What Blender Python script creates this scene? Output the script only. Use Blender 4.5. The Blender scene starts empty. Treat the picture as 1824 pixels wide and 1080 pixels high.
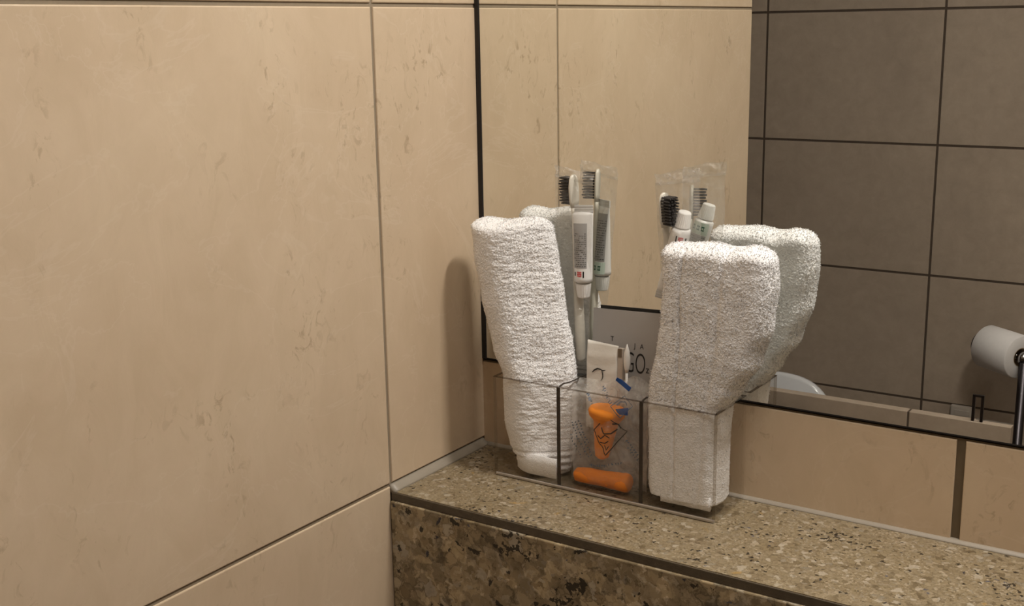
import bpy, bmesh, math, random
from mathutils import Vector, Matrix, noise

random.seed(7)
S = bpy.context.scene
COL = S.collection
PI = math.pi

# ------------------------------------------------------------------ camera
cam_data = bpy.data.cameras.new('camera')
cam = bpy.data.objects.new('camera', cam_data)
COL.objects.link(cam)
S.camera = cam
cam_data.sensor_width = 36.0
cam_data.lens = 36.0 * 2128.9 / 1824.0
cam_data.clip_start = 0.01
cam.matrix_world = Matrix((
    (0.83429534, -0.11029618, 0.54017224, 0.66214),
    (0.55107169, 0.19610545, -0.81108733, -0.93987),
    (-0.01647088, 0.97436000, 0.22439096, 0.40984),
    (0, 0, 0, 1)))

# ------------------------------------------------------------------ light
S.view_settings.view_transform = 'Standard'
S.view_settings.look = 'None'
S.view_settings.gamma = 1.0
S.view_settings.exposure = 0.0
S.cycles.use_denoising = True
S.cycles.max_bounces = 14
S.cycles.transparent_max_bounces = 32
S.cycles.transmission_bounces = 10
S.cycles.glossy_bounces = 8

world = bpy.data.worlds.new('world')
S.world = world
world.use_nodes = True
world.node_tree.nodes['Background'].inputs[0].default_value = (1.0, 0.93, 0.85, 1)
world.node_tree.nodes['Background'].inputs[1].default_value = 0.02


def area_lamp(name, loc, target, sx, sy, power, color):
    ld = bpy.data.lights.new(name, 'AREA')
    ld.shape = 'RECTANGLE'
    ld.size = sx
    ld.size_y = sy
    ld.energy = power
    ld.color = color
    o = bpy.data.objects.new(name, ld)
    COL.objects.link(o)
    o.location = loc
    d = Vector(target) - Vector(loc)
    o.rotation_euler = d.to_track_quat('-Z', 'Y').to_euler()
    return o


WARM = (1.0, 0.95, 0.88)
# bar lamp above the mirror, and an added unseen fill light below the ceiling
area_lamp('mirror_lamp', (0.62, -0.030, 1.12), (0.45, -0.16, 0.0), 0.30, 0.05, 13.8, WARM)
area_lamp('ceiling_fill', (0.75, -0.72, 1.44), (0.75, -0.72, 0.0), 0.45, 0.45, 8.0, WARM)


# ------------------------------------------------------------------ node helpers
def new_mat(name):
    m = bpy.data.materials.new(name)
    m.use_nodes = True
    nt = m.node_tree
    nt.nodes.clear()
    out = nt.nodes.new('ShaderNodeOutputMaterial')
    return m, nt, out


def N(nt, kind, **kw):
    n = nt.nodes.new(kind)
    for k, v in kw.items():
        if k.startswith('i_'):
            n.inputs[k[2:].replace('_', ' ')].default_value = v
        else:
            setattr(n, k, v)
    return n


def L(nt, a, b):
    nt.links.new(a, b)


def ramp(nt, src, stops, interp='LINEAR'):
    r = nt.nodes.new('ShaderNodeValToRGB')
    r.color_ramp.interpolation = interp
    els = r.color_ramp.elements
    while len(els) < len(stops):
        els.new(0.5)
    for e, (p, c) in zip(els, stops):
        e.position = p
        e.color = (c[0], c[1], c[2], 1) if not isinstance(c, (int, float)) else (c, c, c, 1)
    L(nt, src, r.inputs[0])
    return r.outputs[0]


def mixc(nt, fac, a, b, mode='MIX'):
    m = nt.nodes.new('ShaderNodeMix')
    m.data_type = 'RGBA'
    m.blend_type = mode
    for s, v in ((m.inputs[0], fac), (m.inputs[6], a), (m.inputs[7], b)):
        if isinstance(v, (int, float)):
            s.default_value = v
        elif isinstance(v, tuple):
            s.default_value = (v[0], v[1], v[2], 1)
        else:
            L(nt, v, s)
    return m.outputs[2]


def math_(nt, op, a, b=0.0, clamp=False):
    m = nt.nodes.new('ShaderNodeMath')
    m.operation = op
    m.use_clamp = clamp
    for s, v in ((m.inputs[0], a), (m.inputs[1], b)):
        if isinstance(v, (int, float)):
            s.default_value = v
        else:
            L(nt, v, s)
    return m.outputs[0]


def coords(nt, scale=(1, 1, 1), loc=(0, 0, 0)):
    t = nt.nodes.new('ShaderNodeTexCoord')
    mp = nt.nodes.new('ShaderNodeMapping')
    mp.inputs['Scale'].default_value = scale
    mp.inputs['Location'].default_value = loc
    L(nt, t.outputs['Object'], mp.inputs[0])
    return mp.outputs[0]


def noise_t(nt, vec, scale, detail=4, rough=0.55, dist=0.0):
    n = nt.nodes.new('ShaderNodeTexNoise')
    n.inputs['Scale'].default_value = scale
    n.inputs['Detail'].default_value = detail
    n.inputs['Roughness'].default_value = rough
    n.inputs['Distortion'].default_value = dist
    L(nt, vec, n.inputs['Vector'])
    return n


def voro(nt, vec, scale, feature='F1', rnd=1.0):
    n = nt.nodes.new('ShaderNodeTexVoronoi')
    n.feature = feature
    n.inputs['Scale'].default_value = scale
    n.inputs['Randomness'].default_value = rnd
    L(nt, vec, n.inputs['Vector'])
    return n


def simple(name, col, rough=0.5, metal=0.0, spec=0.5, bump=None, bscale=300, bdist=0.0003, var=0.0):
    """plain surface with a little procedural variation"""
    m, nt, out = new_mat(name)
    b = N(nt, 'ShaderNodeBsdfPrincipled')
    v = coords(nt)
    nz = noise_t(nt, v, bscale * 0.3, 3)
    c = mixc(nt, nz.outputs[0], tuple(x * (1 - var) for x in col), tuple(min(1, x * (1 + var)) for x in col))
    L(nt, c, b.inputs['Base Color'])
    b.inputs['Roughness'].default_value = rough
    b.inputs['Metallic'].default_value = metal
    b.inputs['Specular IOR Level'].default_value = spec
    if bump:
        n2 = noise_t(nt, v, bscale, 3)
        bp = N(nt, 'ShaderNodeBump')
        bp.inputs['Strength'].default_value = bump
        bp.inputs['Distance'].default_value = bdist
        L(nt, n2.outputs[0], bp.inputs['Height'])
        L(nt, bp.outputs[0], b.inputs['Normal'])
    L(nt, b.outputs[0], out.inputs[0])
    return m


# ------------------------------------------------------------------ materials
def mat_tile_beige():
    m, nt, out = new_mat('beige_tile')
    b = N(nt, 'ShaderNodeBsdfPrincipled')
    v = coords(nt)
    big = noise_t(nt, v, 4.5, 5, 0.6, 0.6)
    c = ramp(nt, big.outputs[0], [(0.3, (0.575, 0.438, 0.301)), (0.5, (0.610, 0.473, 0.330)), (0.7, (0.645, 0.508, 0.359))])
    mid = noise_t(nt, coords(nt, (1, 1, 0.55)), 26, 6, 0.65, 1.2)
    mm = ramp(nt, mid.outputs[0], [(0.36, 0.0), (0.52, 0.5), (0.72, 1.0)])
    c = mixc(nt, mm, mixc(nt, 1.0, c, (0.95, 0.945, 0.93), 'MULTIPLY'), mixc(nt, 1.0, c, (1.025, 1.025, 1.03), 'MULTIPLY'))
    # soft grey-brown stains gathered in zones
    zone = ramp(nt, noise_t(nt, coords(nt, (1, 1, 0.6), (3.1, 0, 0)), 11, 3, 0.6, 0.8).outputs[0], [(0.50, 0.0), (0.66, 1.0)])
    pit = ramp(nt, noise_t(nt, coords(nt, (1, 1, 0.7), (7, 2, 1)), 75, 5, 0.6, 1.5).outputs[0], [(0.56, 0.0), (0.66, 1.0)])
    f = math_(nt, 'MULTIPLY', zone, pit)
    c = mixc(nt, math_(nt, 'MULTIPLY', f, 0.60), c, (0.31, 0.215, 0.125))
    # fine light veins
    vn = noise_t(nt, coords(nt, (1, 1, 1.4), (1.3, 5, 2)), 7, 5, 0.6, 0.9)
    line = math_(nt, 'ABSOLUTE', math_(nt, 'SUBTRACT', vn.outputs[0], 0.5))
    vein = ramp(nt, line, [(0.0, 1.0), (0.012, 0.0)])
    c = mixc(nt, math_(nt, 'MULTIPLY', vein, 0.20), c, (0.72, 0.60, 0.47))
    L(nt, c, b.inputs['Base Color'])
    b.inputs['Roughness'].default_value = 0.42
    b.inputs['Specular IOR Level'].default_value = 0.35
    bp = N(nt, 'ShaderNodeBump')
    bp.inputs['Strength'].default_value = 0.16
    bp.inputs['Distance'].default_value = 0.0015
    L(nt, mid.outputs[0], bp.inputs['Height'])
    L(nt, bp.outputs[0], b.inputs['Normal'])
    L(nt, b.outputs[0], out.inputs[0])
    return m


def mat_tile_grey():
    m, nt, out = new_mat('grey_brown_tile')
    b = N(nt, 'ShaderNodeBsdfPrincipled')
    v = coords(nt)
    big = noise_t(nt, v, 3.0, 6, 0.62, 0.5)
    c = ramp(nt, big.outputs[0], [(0.3, (0.335, 0.265, 0.205)), (0.7, (0.40, 0.322, 0.25))])
    sp = noise_t(nt, v, 38, 5, 0.7, 0.4)
    c = mixc(nt, 1.0, c, ramp(nt, sp.outputs[0], [(0.3, 0.90), (0.7, 1.08)]), 'MULTIPLY')
    L(nt, c, b.inputs['Base Color'])
    b.inputs['Roughness'].default_value = 0.5
    b.inputs['Specular IOR Level'].default_value = 0.3
    L(nt, b.outputs[0], out.inputs[0])
    return m


def mat_granite(name, pebble=1.0, dark=1.0):
    m, nt, out = new_mat(name)
    b = N(nt, 'ShaderNodeBsdfPrincipled')
    t = nt.nodes.new('ShaderNodeTexCoord')
    wob = noise_t(nt, t.outputs['Object'], 260 / pebble, 4, 0.65)
    add = N(nt, 'ShaderNodeVectorMath', operation='MULTIPLY_ADD')
    L(nt, wob.outputs['Color'], add.inputs[0])
    add.inputs[1].default_value = (0.006 * pebble,) * 3
    L(nt, t.outputs['Object'], add.inputs[2])
    v = add.outputs[0]
    # grains of two sizes
    v1 = voro(nt, v, 620 / pebble)
    v2 = voro(nt, v, 230 / pebble)
    sep1 = N(nt, 'ShaderNodeSeparateColor')
    L(nt, v1.outputs['Color'], sep1.inputs[0])
    sep2 = N(nt, 'ShaderNodeSeparateColor')
    L(nt, v2.outputs['Color'], sep2.inputs[0])
    k_ = 0.52
    pal = [(p_, tuple(k_ * x for x in c_)) for p_, c_ in
           [(0.0, (0.235, 0.17, 0.09)), (0.2, (0.41, 0.31, 0.18)), (0.45, (0.49, 0.385, 0.235)),
            (0.7, (0.45, 0.345, 0.195)), (0.88, (0.68, 0.555, 0.38)), (1.0, (0.42, 0.36, 0.26))]]
    c1 = ramp(nt, sep1.outputs[0], pal)
    c2 = ramp(nt, sep2.outputs[1], pal)
    big = ramp(nt, noise_t(nt, t.outputs['Object'], 42 / pebble, 3).outputs[0], [(0.45, 0.0), (0.58, 1.0)])
    c = mixc(nt, big, c1, c2)
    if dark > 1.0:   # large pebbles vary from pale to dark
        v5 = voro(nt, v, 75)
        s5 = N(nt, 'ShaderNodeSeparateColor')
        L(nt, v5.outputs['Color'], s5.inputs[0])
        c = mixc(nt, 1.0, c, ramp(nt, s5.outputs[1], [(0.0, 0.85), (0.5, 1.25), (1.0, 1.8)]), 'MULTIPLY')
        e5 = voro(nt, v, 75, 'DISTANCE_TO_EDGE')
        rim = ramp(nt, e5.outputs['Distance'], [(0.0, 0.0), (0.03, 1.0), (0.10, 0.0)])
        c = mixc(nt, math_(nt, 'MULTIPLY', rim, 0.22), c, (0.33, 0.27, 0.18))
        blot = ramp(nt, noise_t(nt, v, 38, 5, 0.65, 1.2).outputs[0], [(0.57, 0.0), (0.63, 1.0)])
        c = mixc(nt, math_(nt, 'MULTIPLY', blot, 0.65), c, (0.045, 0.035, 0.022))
    # darker matrix between larger pebbles
    ed = voro(nt, v, 230 / pebble, 'DISTANCE_TO_EDGE')
    edge = ramp(nt, ed.outputs['Distance'], [(0.0, 1.0), (0.09, 0.0)])
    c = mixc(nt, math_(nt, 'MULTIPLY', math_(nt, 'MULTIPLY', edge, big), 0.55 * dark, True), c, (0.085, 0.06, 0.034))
    # ochre spots
    och = ramp(nt, noise_t(nt, v, 34 / pebble, 4, 0.6, 0.6).outputs[0], [(0.66, 0.0), (0.72, 1.0)])
    c = mixc(nt, math_(nt, 'MULTIPLY', och, 0.75), c, (0.36, 0.215, 0.055))
    # pale chips
    chip = math_(nt, 'GREATER_THAN', sep2.outputs[2], 0.955)
    c = mixc(nt, math_(nt, 'MULTIPLY', chip, 0.6), c, (0.42, 0.37, 0.29))
    # black flakes, denser in a few clusters
    v3 = voro(nt, v, 420 / (pebble ** 0.6))
    sep3 = N(nt, 'ShaderNodeSeparateColor')
    L(nt, v3.outputs['Color'], sep3.inputs[0])
    clus = ramp(nt, noise_t(nt, t.outputs['Object'], 17, 3, 0.55, 0.4).outputs[0], [(0.56, 0.0), (0.70, 1.0)])
    thr = math_(nt, 'SUBTRACT', 0.988 if dark <= 1.0 else 0.978, math_(nt, 'MULTIPLY', clus, 0.24 * dark))
    fl = math_(nt, 'GREATER_THAN', sep3.outputs[0], thr)
    blue = ramp(nt, sep3.outputs[2], [(0.70, (0.018, 0.014, 0.010)), (0.86, (0.028, 0.029, 0.042)), (0.95, (0.085, 0.085, 0.11))], 'CONSTANT')
    c = mixc(nt, math_(nt, 'MULTIPLY', fl, 0.93), c, blue)
    L(nt, c, b.inputs['Base Color'])
    b.inputs['Roughness'].default_value = 0.38
    b.inputs['Specular IOR Level'].default_value = 0.35
    L(nt, b.outputs[0], out.inputs[0])
    return m


def mat_towel():
    m, nt, out = new_mat('white_terry')
    b = N(nt, 'ShaderNodeBsdfPrincipled')
    v = coords(nt)
    n1 = noise_t(nt, v, 420, 3, 0.7)
    c = ramp(nt, n1.outputs[0], [(0.3, (0.85, 0.83, 0.82)), (0.6, (0.93, 0.918, 0.912))])
    L(nt, c, b.inputs['Base Color'])
    b.inputs['Roughness'].default_value = 0.95
    b.inputs['Specular IOR Level'].default_value = 0.05
    b.inputs['Sheen Weight'].default_value = 0.25
    b.inputs['Sheen Roughness'].default_value = 0.6
    vv = voro(nt, v, 900)
    hh = math_(nt, 'ADD', math_(nt, 'MULTIPLY', vv.outputs['Distance'], -0.5), n1.outputs[0])
    bp = N(nt, 'ShaderNodeBump')
    bp.inputs['Strength'].default_value = 0.7
    bp.inputs['Distance'].default_value = 0.0009
    L(nt, hh, bp.inputs['Height'])
    L(nt, bp.outputs[0], b.inputs['Normal'])
    L(nt, b.outputs[0], out.inputs[0])
    return m


def mat_pile():
    m, nt, out = new_mat('white_terry_loops')
    n1 = noise_t(nt, coords(nt), 300, 2, 0.6)
    c = ramp(nt, n1.outputs[0], [(0.3, (0.90, 0.885, 0.875)), (0.6, (0.96, 0.95, 0.945))])
    df = N(nt, 'ShaderNodeBsdfDiffuse')
    tl = N(nt, 'ShaderNodeBsdfTranslucent')
    L(nt, c, df.inputs[0])
    L(nt, c, tl.inputs[0])
    mx = N(nt, 'ShaderNodeMixShader')
    mx.inputs[0].default_value = 0.45
    L(nt, df.outputs[0], mx.inputs[1])
    L(nt, tl.outputs[0], mx.inputs[2])
    L(nt, mx.outputs[0], out.inputs[0])
    return m


def mat_clear(name, tint, glossy_min, rough, wrinkle=0.0, wscale=120, haze=0.0):
    """thin clear plastic: see-through with a Fresnel sheen"""
    m, nt, out = new_mat(name)
    tr = N(nt, 'ShaderNodeBsdfTransparent')
    tr.inputs[0].default_value = (*tint, 1)
    gl = N(nt, 'ShaderNodeBsdfGlossy')
    gl.inputs['Roughness'].default_value = rough
    lw = N(nt, 'ShaderNodeLayerWeight', i_Blend=0.5)          # facing term, the same from both sides
    fr = math_(nt, 'POWER', lw.outputs['Facing'], 5.0)
    fac = math_(nt, 'ADD', math_(nt, 'MULTIPLY', fr, 0.8), glossy_min, True)
    mx = N(nt, 'ShaderNodeMixShader')
    L(nt, fac, mx.inputs[0])
    L(nt, tr.outputs[0], mx.inputs[1])
    L(nt, gl.outputs[0], mx.inputs[2])
    last = mx.outputs[0]
    if haze:
        df = N(nt, 'ShaderNodeBsdfDiffuse')
        df.inputs[0].default_value = (0.86, 0.84, 0.80, 1)
        tl = N(nt, 'ShaderNodeBsdfTranslucent')
        tl.inputs[0].default_value = (0.86, 0.84, 0.80, 1)
        ad = N(nt, 'ShaderNodeMixShader')
        ad.inputs[0].default_value = 0.5
        L(nt, df.outputs[0], ad.inputs[1])
        L(nt, tl.outputs[0], ad.inputs[2])
        hz = ramp(nt, noise_t(nt, coords(nt), 55, 4, 0.6, 1.0).outputs[0], [(0.35, haze * 0.4), (0.75, haze * 1.8)])
        m2 = N(nt, 'ShaderNodeMixShader')
        L(nt, hz, m2.inputs[0])
        L(nt, last, m2.inputs[1])
        L(nt, ad.outputs[0], m2.inputs[2])
        last = m2.outputs[0]
    if wrinkle:
        w = noise_t(nt, coords(nt), wscale, 4, 0.6, 1.5)
        bp = N(nt, 'ShaderNodeBump')
        bp.inputs['Strength'].default_value = wrinkle
        bp.inputs['Distance'].default_value = 0.004
        L(nt, w.outputs[0], bp.inputs['Height'])
        L(nt, bp.outputs[0], gl.inputs['Normal'])
    L(nt, last, out.inputs[0])
    return m


def mat_mirror():
    m, nt, out = new_mat('mirror_glass')
    gl = N(nt, 'ShaderNodeBsdfGlossy')
    gl.inputs['Roughness'].default_value = 0.0
    n = noise_t(nt, coords(nt), 2.0, 1)
    c = mixc(nt, n.outputs[0], (0.905, 0.915, 0.885), (0.915, 0.925, 0.895))
    L(nt, c, gl.inputs[0])
    L(nt, gl.outputs[0], out.inputs[0])
    return m


M = dict(
    tile=mat_tile_beige(), grey=mat_tile_grey(),
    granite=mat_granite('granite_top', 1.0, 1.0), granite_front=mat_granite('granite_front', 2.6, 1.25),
    towel=mat_towel(), pile=mat_pile(), mirror=mat_mirror(),
    grout=simple('grout_tan', (0.26, 0.205, 0.14), 0.9, bump=0.5, var=0.12),
    grout_brown=simple('grout_brown', (0.13, 0.095, 0.055), 0.9, bump=0.4, var=0.1),
    grout_dark=simple('grout_dark', (0.075, 0.052, 0.036), 0.9, var=0.1),
    silicone=simple('silicone_grey', (0.30, 0.26, 0.205), 0.45, bump=0.2, var=0.06),
    black=simple('black_gap_edge', (0.008, 0.006, 0.006), 0.5),
    arris=simple('dark_edge_strip', (0.085, 0.065, 0.042), 0.45, bump=0.5, bscale=500, var=0.35),
    white_wall=simple('white_paint', (0.78, 0.75, 0.70), 0.8, var=0.02),
    floor=simple('floor_tile', (0.28, 0.23, 0.18), 0.4, var=0.1),
    acrylic=mat_clear('clear_acrylic', (0.988, 0.985, 0.980), 0.020, 0.02),
    acrylic_edge=simple('acrylic_cut_edge', (0.045, 0.034, 0.027), 0.25, spec=0.4),
    acrylic_corner=mat_clear('acrylic_corner', (0.86, 0.84, 0.81), 0.05, 0.1),
    acrylic_rim=mat_clear('acrylic_rim', (0.62, 0.58, 0.54), 0.06, 0.1),
    acrylic_base=simple('acrylic_base_edge', (0.48, 0.44, 0.40), 0.12, metal=0.5, spec=1.0),
    film=mat_clear('clear_film', (0.985, 0.983, 0.975), 0.055, 0.16, 1.0, 150, 0.11),
    film_bag=mat_clear('clear_pouch_film', (0.985, 0.985, 0.98), 0.06, 0.14, 1.0, 110, 0.11),
    film_back=mat_clear('pouch_back_film', (0.98, 0.98, 0.975), 0.05, 0.12, 1.0, 110, 0.55),
    film_seal=mat_clear('film_seal', (0.975, 0.97, 0.955), 0.20, 0.18, 1.0, 160, 0.20),
    tube_white=simple('tube_white', (0.80, 0.785, 0.76), 0.28, var=0.02),
    tube_grey=simple('tube_grey_print', (0.37, 0.36, 0.35), 0.30, var=0.05),
    tube_silver=simple('tube_silver', (0.62, 0.61, 0.59), 0.25, metal=0.1, var=0.05),
    mint=simple('mint_print', (0.60, 0.70, 0.62), 0.35),
    ink=simple('black_ink', (0.02, 0.018, 0.016), 0.5),
    ink_grey=simple('grey_ink', (0.11, 0.105, 0.10), 0.5),
    red=simple('red_ink', (0.62, 0.055, 0.06), 0.45),
    green=simple('green_ink', (0.03, 0.12, 0.07), 0.5),
    blue=simple('blue_ink', (0.012, 0.075, 0.30), 0.4),
    blue_pale=simple('pale_blue_ink', (0.09, 0.145, 0.22), 0.45),
    cap=simple('cap_white', (0.86, 0.845, 0.82), 0.4),
    brush=simple('brush_ivory', (0.66, 0.62, 0.53), 0.35, var=0.02),
    bristle=simple('bristle_black', (0.022, 0.019, 0.018), 0.6, var=0.3),
    card=simple('silver_grey_card', (0.40, 0.375, 0.355), 0.55, var=0.02),
    card_edge=simple('card_dark_back', (0.06, 0.05, 0.045), 0.6),
    packet=simple('white_packet', (0.80, 0.765, 0.70), 0.45, bump=0.5, bscale=120, bdist=0.001, var=0.03),
    packet_side=simple('packet_side', (0.52, 0.45, 0.385), 0.5, var=0.05),
    packet_brown=simple('packet_brown', (0.16, 0.115, 0.075), 0.5),
    cotton=simple('cotton_white', (0.85, 0.82, 0.77), 0.9, bump=0.6, bscale=900),
    orange=simple('orange_foam', (1.0, 0.30, 0.015), 0.8, bump=0.5, bscale=800, bdist=0.0003, var=0.06),
    orange_dull=simple('orange_foam_dull', (1.0, 0.28, 0.02), 0.8, bump=0.5, bscale=800, bdist=0.0003, var=0.06),
    chrome=simple('chrome', (0.42, 0.42, 0.44), 0.16, metal=1.0),
    dark_steel=simple('dark_steel', (0.08, 0.072, 0.078), 0.35, metal=1.0),
    paper=simple('toilet_paper', (0.74, 0.71, 0.70), 0.9, bump=0.4, bscale=250, var=0.06),
    paper_print=simple('paper_print', (0.40, 0.33, 0.40), 0.9),
    core=simple('cardboard_core', (0.40, 0.30, 0.20), 0.9),
    porcelain=simple('white_porcelain', (0.78, 0.78, 0.80), 0.15),
    plate=simple('pale_plate', (0.42, 0.37, 0.32), 0.45),
)


# ------------------------------------------------------------------ mesh helpers
def link(name, bm, mat, parent=None, smooth=False, base=(0, 0, 0)):
    me = bpy.data.meshes.new(name)
    if any(base):
        bmesh.ops.translate(bm, verts=bm.verts, vec=-Vector(base))
    bm.to_mesh(me)
    bm.free()
    mats = mat if isinstance(mat, (list, tuple)) else [mat]
    for k in mats:
        me.materials.append(M[k])
    if smooth:
        for p in me.polygons:
            p.use_smooth = True
    o = bpy.data.objects.new(name, me)
    COL.objects.link(o)
    if parent:
        o.parent = parent
    return o


def thing(name, label, cat, loc, group=None):
    o = bpy.data.objects.new(name, None)
    o.empty_display_size = 0.02
    COL.objects.link(o)
    o.location = loc
    o['label'] = label
    o['category'] = cat
    if group:
        o['group'] = group
    return o


def tag(o, label, cat, group=None):
    o['label'] = label
    o['category'] = cat
    if group:
        o['group'] = group
    return o


def structure(o):
    o['kind'] = 'structure'
    return o


def box(bm, a, b, mi=0, bevel=0.0, seg=2):
    r = bmesh.ops.create_cube(bm, size=1.0)
    vs = r['verts']
    a, b = Vector(a), Vector(b)
    c, s = (a + b) / 2, b - a
    for v in vs:
        v.co = Vector((v.co.x * s.x, v.co.y * s.y, v.co.z * s.z)) + c
    fs = list({f for v in vs for f in v.link_faces})
    for f in fs:
        f.material_index = mi
    if bevel:
        es = list({e for f in fs for e in f.edges})
        rr = bmesh.ops.bevel(bm, geom=es, offset=bevel, segments=seg, affect='EDGES', profile=0.5)
        for f in rr['faces']:
            f.material_index = mi
    return fs


def rings(bm, rs, closed=True, cap0=True, cap1=True, mi=0):
    """skin a list of rings (lists of points)"""
    vs = [[bm.verts.new(p) for p in r] for r in rs]
    n = len(vs[0])
    for i in range(len(vs) - 1):
        for j in range(n if closed else n - 1):
            k = (j + 1) % n
            f = bm.faces.new((vs[i][j], vs[i][k], vs[i + 1][k], vs[i + 1][j]))
            f.material_index = mi
    if closed and cap0:
        bm.faces.new(list(reversed(vs[0]))).material_index = mi
    if closed and cap1:
        bm.faces.new(vs[-1]).material_index = mi
    return vs


def frame_from(axis, hint=(0, 1, 0)):
    w = Vector(axis).normalized()
    h = Vector(hint)
    if abs(w.dot(h)) > 0.97:
        h = Vector((1, 0, 0))
    u = (h - w * h.dot(w)).normalized()
    return u, w.cross(u), w


def lathe(bm, p0, axis, prof, n=32, mi=0, hint=(0, 1, 0), caps=True):
    """prof = list of (along, radius)"""
    u, v, w = frame_from(axis, hint)
    p0 = Vector(p0)
    rs = []
    for t, r in prof:
        c = p0 + w * t
        rs.append([c + (u * math.cos(2 * PI * k / n) + v * math.sin(2 * PI * k / n)) * max(r, 1e-5) for k in range(n)])
    return rings(bm, rs, True, caps, caps, mi)


def tube(bm, pts, r, n=10, mi=0):
    pts = [Vector(p) for p in pts]
    rs = []
    for i, p in enumerate(pts):
        d = (pts[min(i + 1, len(pts) - 1)] - pts[max(i - 1, 0)])
        u, v, w = frame_from(d, (0.3, 1, 0.2))
        rr = r[i] if isinstance(r, (list, tuple)) else r
        rs.append([p + (u * math.cos(2 * PI * k / n) + v * math.sin(2 * PI * k / n)) * rr for k in range(n)])
    rings(bm, rs, True, True, True, mi)


def lerp_table(tab, z):
    """piecewise cosine-smoothed interpolation of rows (z, a, b, ...)"""
    if z <= tab[0][0]:
        return tab[0][1:]
    for r0, r1 in zip(tab, tab[1:]):
        if z <= r1[0]:
            t = (z - r0[0]) / (r1[0] - r0[0])
            t = t * t * (3 - 2 * t) * 0.6 + t * 0.4
            return tuple(a + (b - a) * t for a, b in zip(r0[1:], r1[1:]))
    return tab[-1][1:]


def ribbon(bm, pts, w, up, mi=0):
    """thin flat stroke along pts, in the plane whose normal is up"""
    pts = [Vector(p) for p in pts]
    up = Vector(up).normalized()
    row = []
    for i, p in enumerate(pts):
        d = (pts[min(i + 1, len(pts) - 1)] - pts[max(i - 1, 0)]).normalized()
        s = d.cross(up).normalized()
        ww = w[i] if isinstance(w, (list, tuple)) else w
        row.append((bm.verts.new(p - s * ww / 2), bm.verts.new(p + s * ww / 2)))
    for a, b in zip(row, row[1:]):
        bm.faces.new((a[0], a[1], b[1], b[0])).material_index = mi


# ------------------------------------------------------------------ the room shell
def tiled(bm, to3, us, vs, gap, bev, depth, mi=0):
    """bevelled tiles for the cells between us and vs; to3(u, v, d) maps to space, d>0 = behind the face"""
    for u0, u1 in zip(us, us[1:]):
        for v0, v1 in zip(vs, vs[1:]):
            g = gap / 2
            lo = []
            for ins, d in ((g, depth), (g, bev), (g + bev * 0.35, bev * 0.25), (g + bev, 0.0)):
                lo.append([bm.verts.new(to3(u, v, d)) for u, v in
                           ((u0 + ins, v0 + ins), (u1 - ins, v0 + ins), (u1 - ins, v1 - ins), (u0 + ins, v1 - ins))])
            for a, b in zip(lo, lo[1:]):
                for k in range(4):
                    j = (k + 1) % 4
                    bm.faces.new((a[k], a[j], b[j], b[k])).material_index = mi
            bm.faces.new(lo[-1]).material_index = mi


FLOOR, CEIL = -1.05, 1.46
WALL_END = -0.669
FAR = -1.474

# left wall (X = 0), ends at an outside corner
bm = bmesh.new()
box(bm, (-0.11, WALL_END + 0.0005, FLOOR), (-0.0014, 0.06, CEIL), 1)
zs = [FLOOR, -0.8398, -0.4170, 0.0058, 0.4305, 0.8535, 1.2765, CEIL]
tiled(bm, lambda u, v, d: (-d, u, v), [WALL_END, -0.149, 0.0035], zs, 0.0034, 0.0010, 0.0022)
bmesh.ops.recalc_face_normals(bm, faces=bm.faces)
structure(link('wall_left', bm, ['tile', 'grout']))

# back wall (Y = 0): tile strip below the mirror, wall body behind
bm = bmesh.new()
box(bm, (-0.11, 0.0062, FLOOR), (1.75, 0.08, CEIL), 1)
box(bm, (0.0, 0.0016, FLOOR), (1.70, 0.0062, 0.0875), 1)
tiled(bm, lambda u, v, d: (u, d, v), [-0.004, 0.4605, 0.9805, 1.5005, 1.70], [-0.42, -0.004, 0.0896], 0.0070, 0.0008, 0.004)
bmesh.ops.recalc_face_normals(bm, faces=bm.faces)
structure(link('wall_back', bm, ['tile', 'grout_brown']))

# opposite wall in grey-brown tiles
bm = bmesh.new()
box(bm, (-1.05, FAR - 0.08, FLOOR), (1.75, FAR - 0.001, CEIL), 1)
us = [-1.0126 + 0.3575 * k for k in range(8)] + [1.70]
vs_ = [FLOOR] + [0.4324 - 0.26 * k for k in range(5, -4, -1)] + [CEIL]
tiled(bm, lambda u, v, d: (u, FAR - d, v), us, vs_, 0.0046, 0.0004, 0.0016)
bmesh.ops.recalc_face_normals(bm, faces=bm.faces)
structure(link('wall_opposite', bm, ['grey', 'grout_dark']))

bm = bmesh.new()
box(bm, (1.70, FAR, FLOOR), (1.78, 0.0062, CEIL))
structure(link('wall_right', bm, 'grey'))
bm = bmesh.new()
box(bm, (-1.08, FAR, FLOOR), (-1.0, WALL_END, CEIL))
structure(link('wall_alcove', bm, 'grey'))
bm = bmesh.new()
box(bm, (-1.0, WALL_END - 0.0, FLOOR), (-0.11, WALL_END + 0.06, CEIL))
structure(link('wall_partition', bm, 'grey'))
bm = bmesh.new()
box(bm, (-1.08, FAR - 0.08, FLOOR - 0.06), (1.78, 0.08, FLOOR))
structure(link('floor', bm, 'floor'))
bm = bmesh.new()
box(bm, (-1.08, FAR - 0.08, CEIL), (1.78, 0.08, CEIL + 0.06))
structure(link('ceiling', bm, 'white_wall'))

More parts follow.
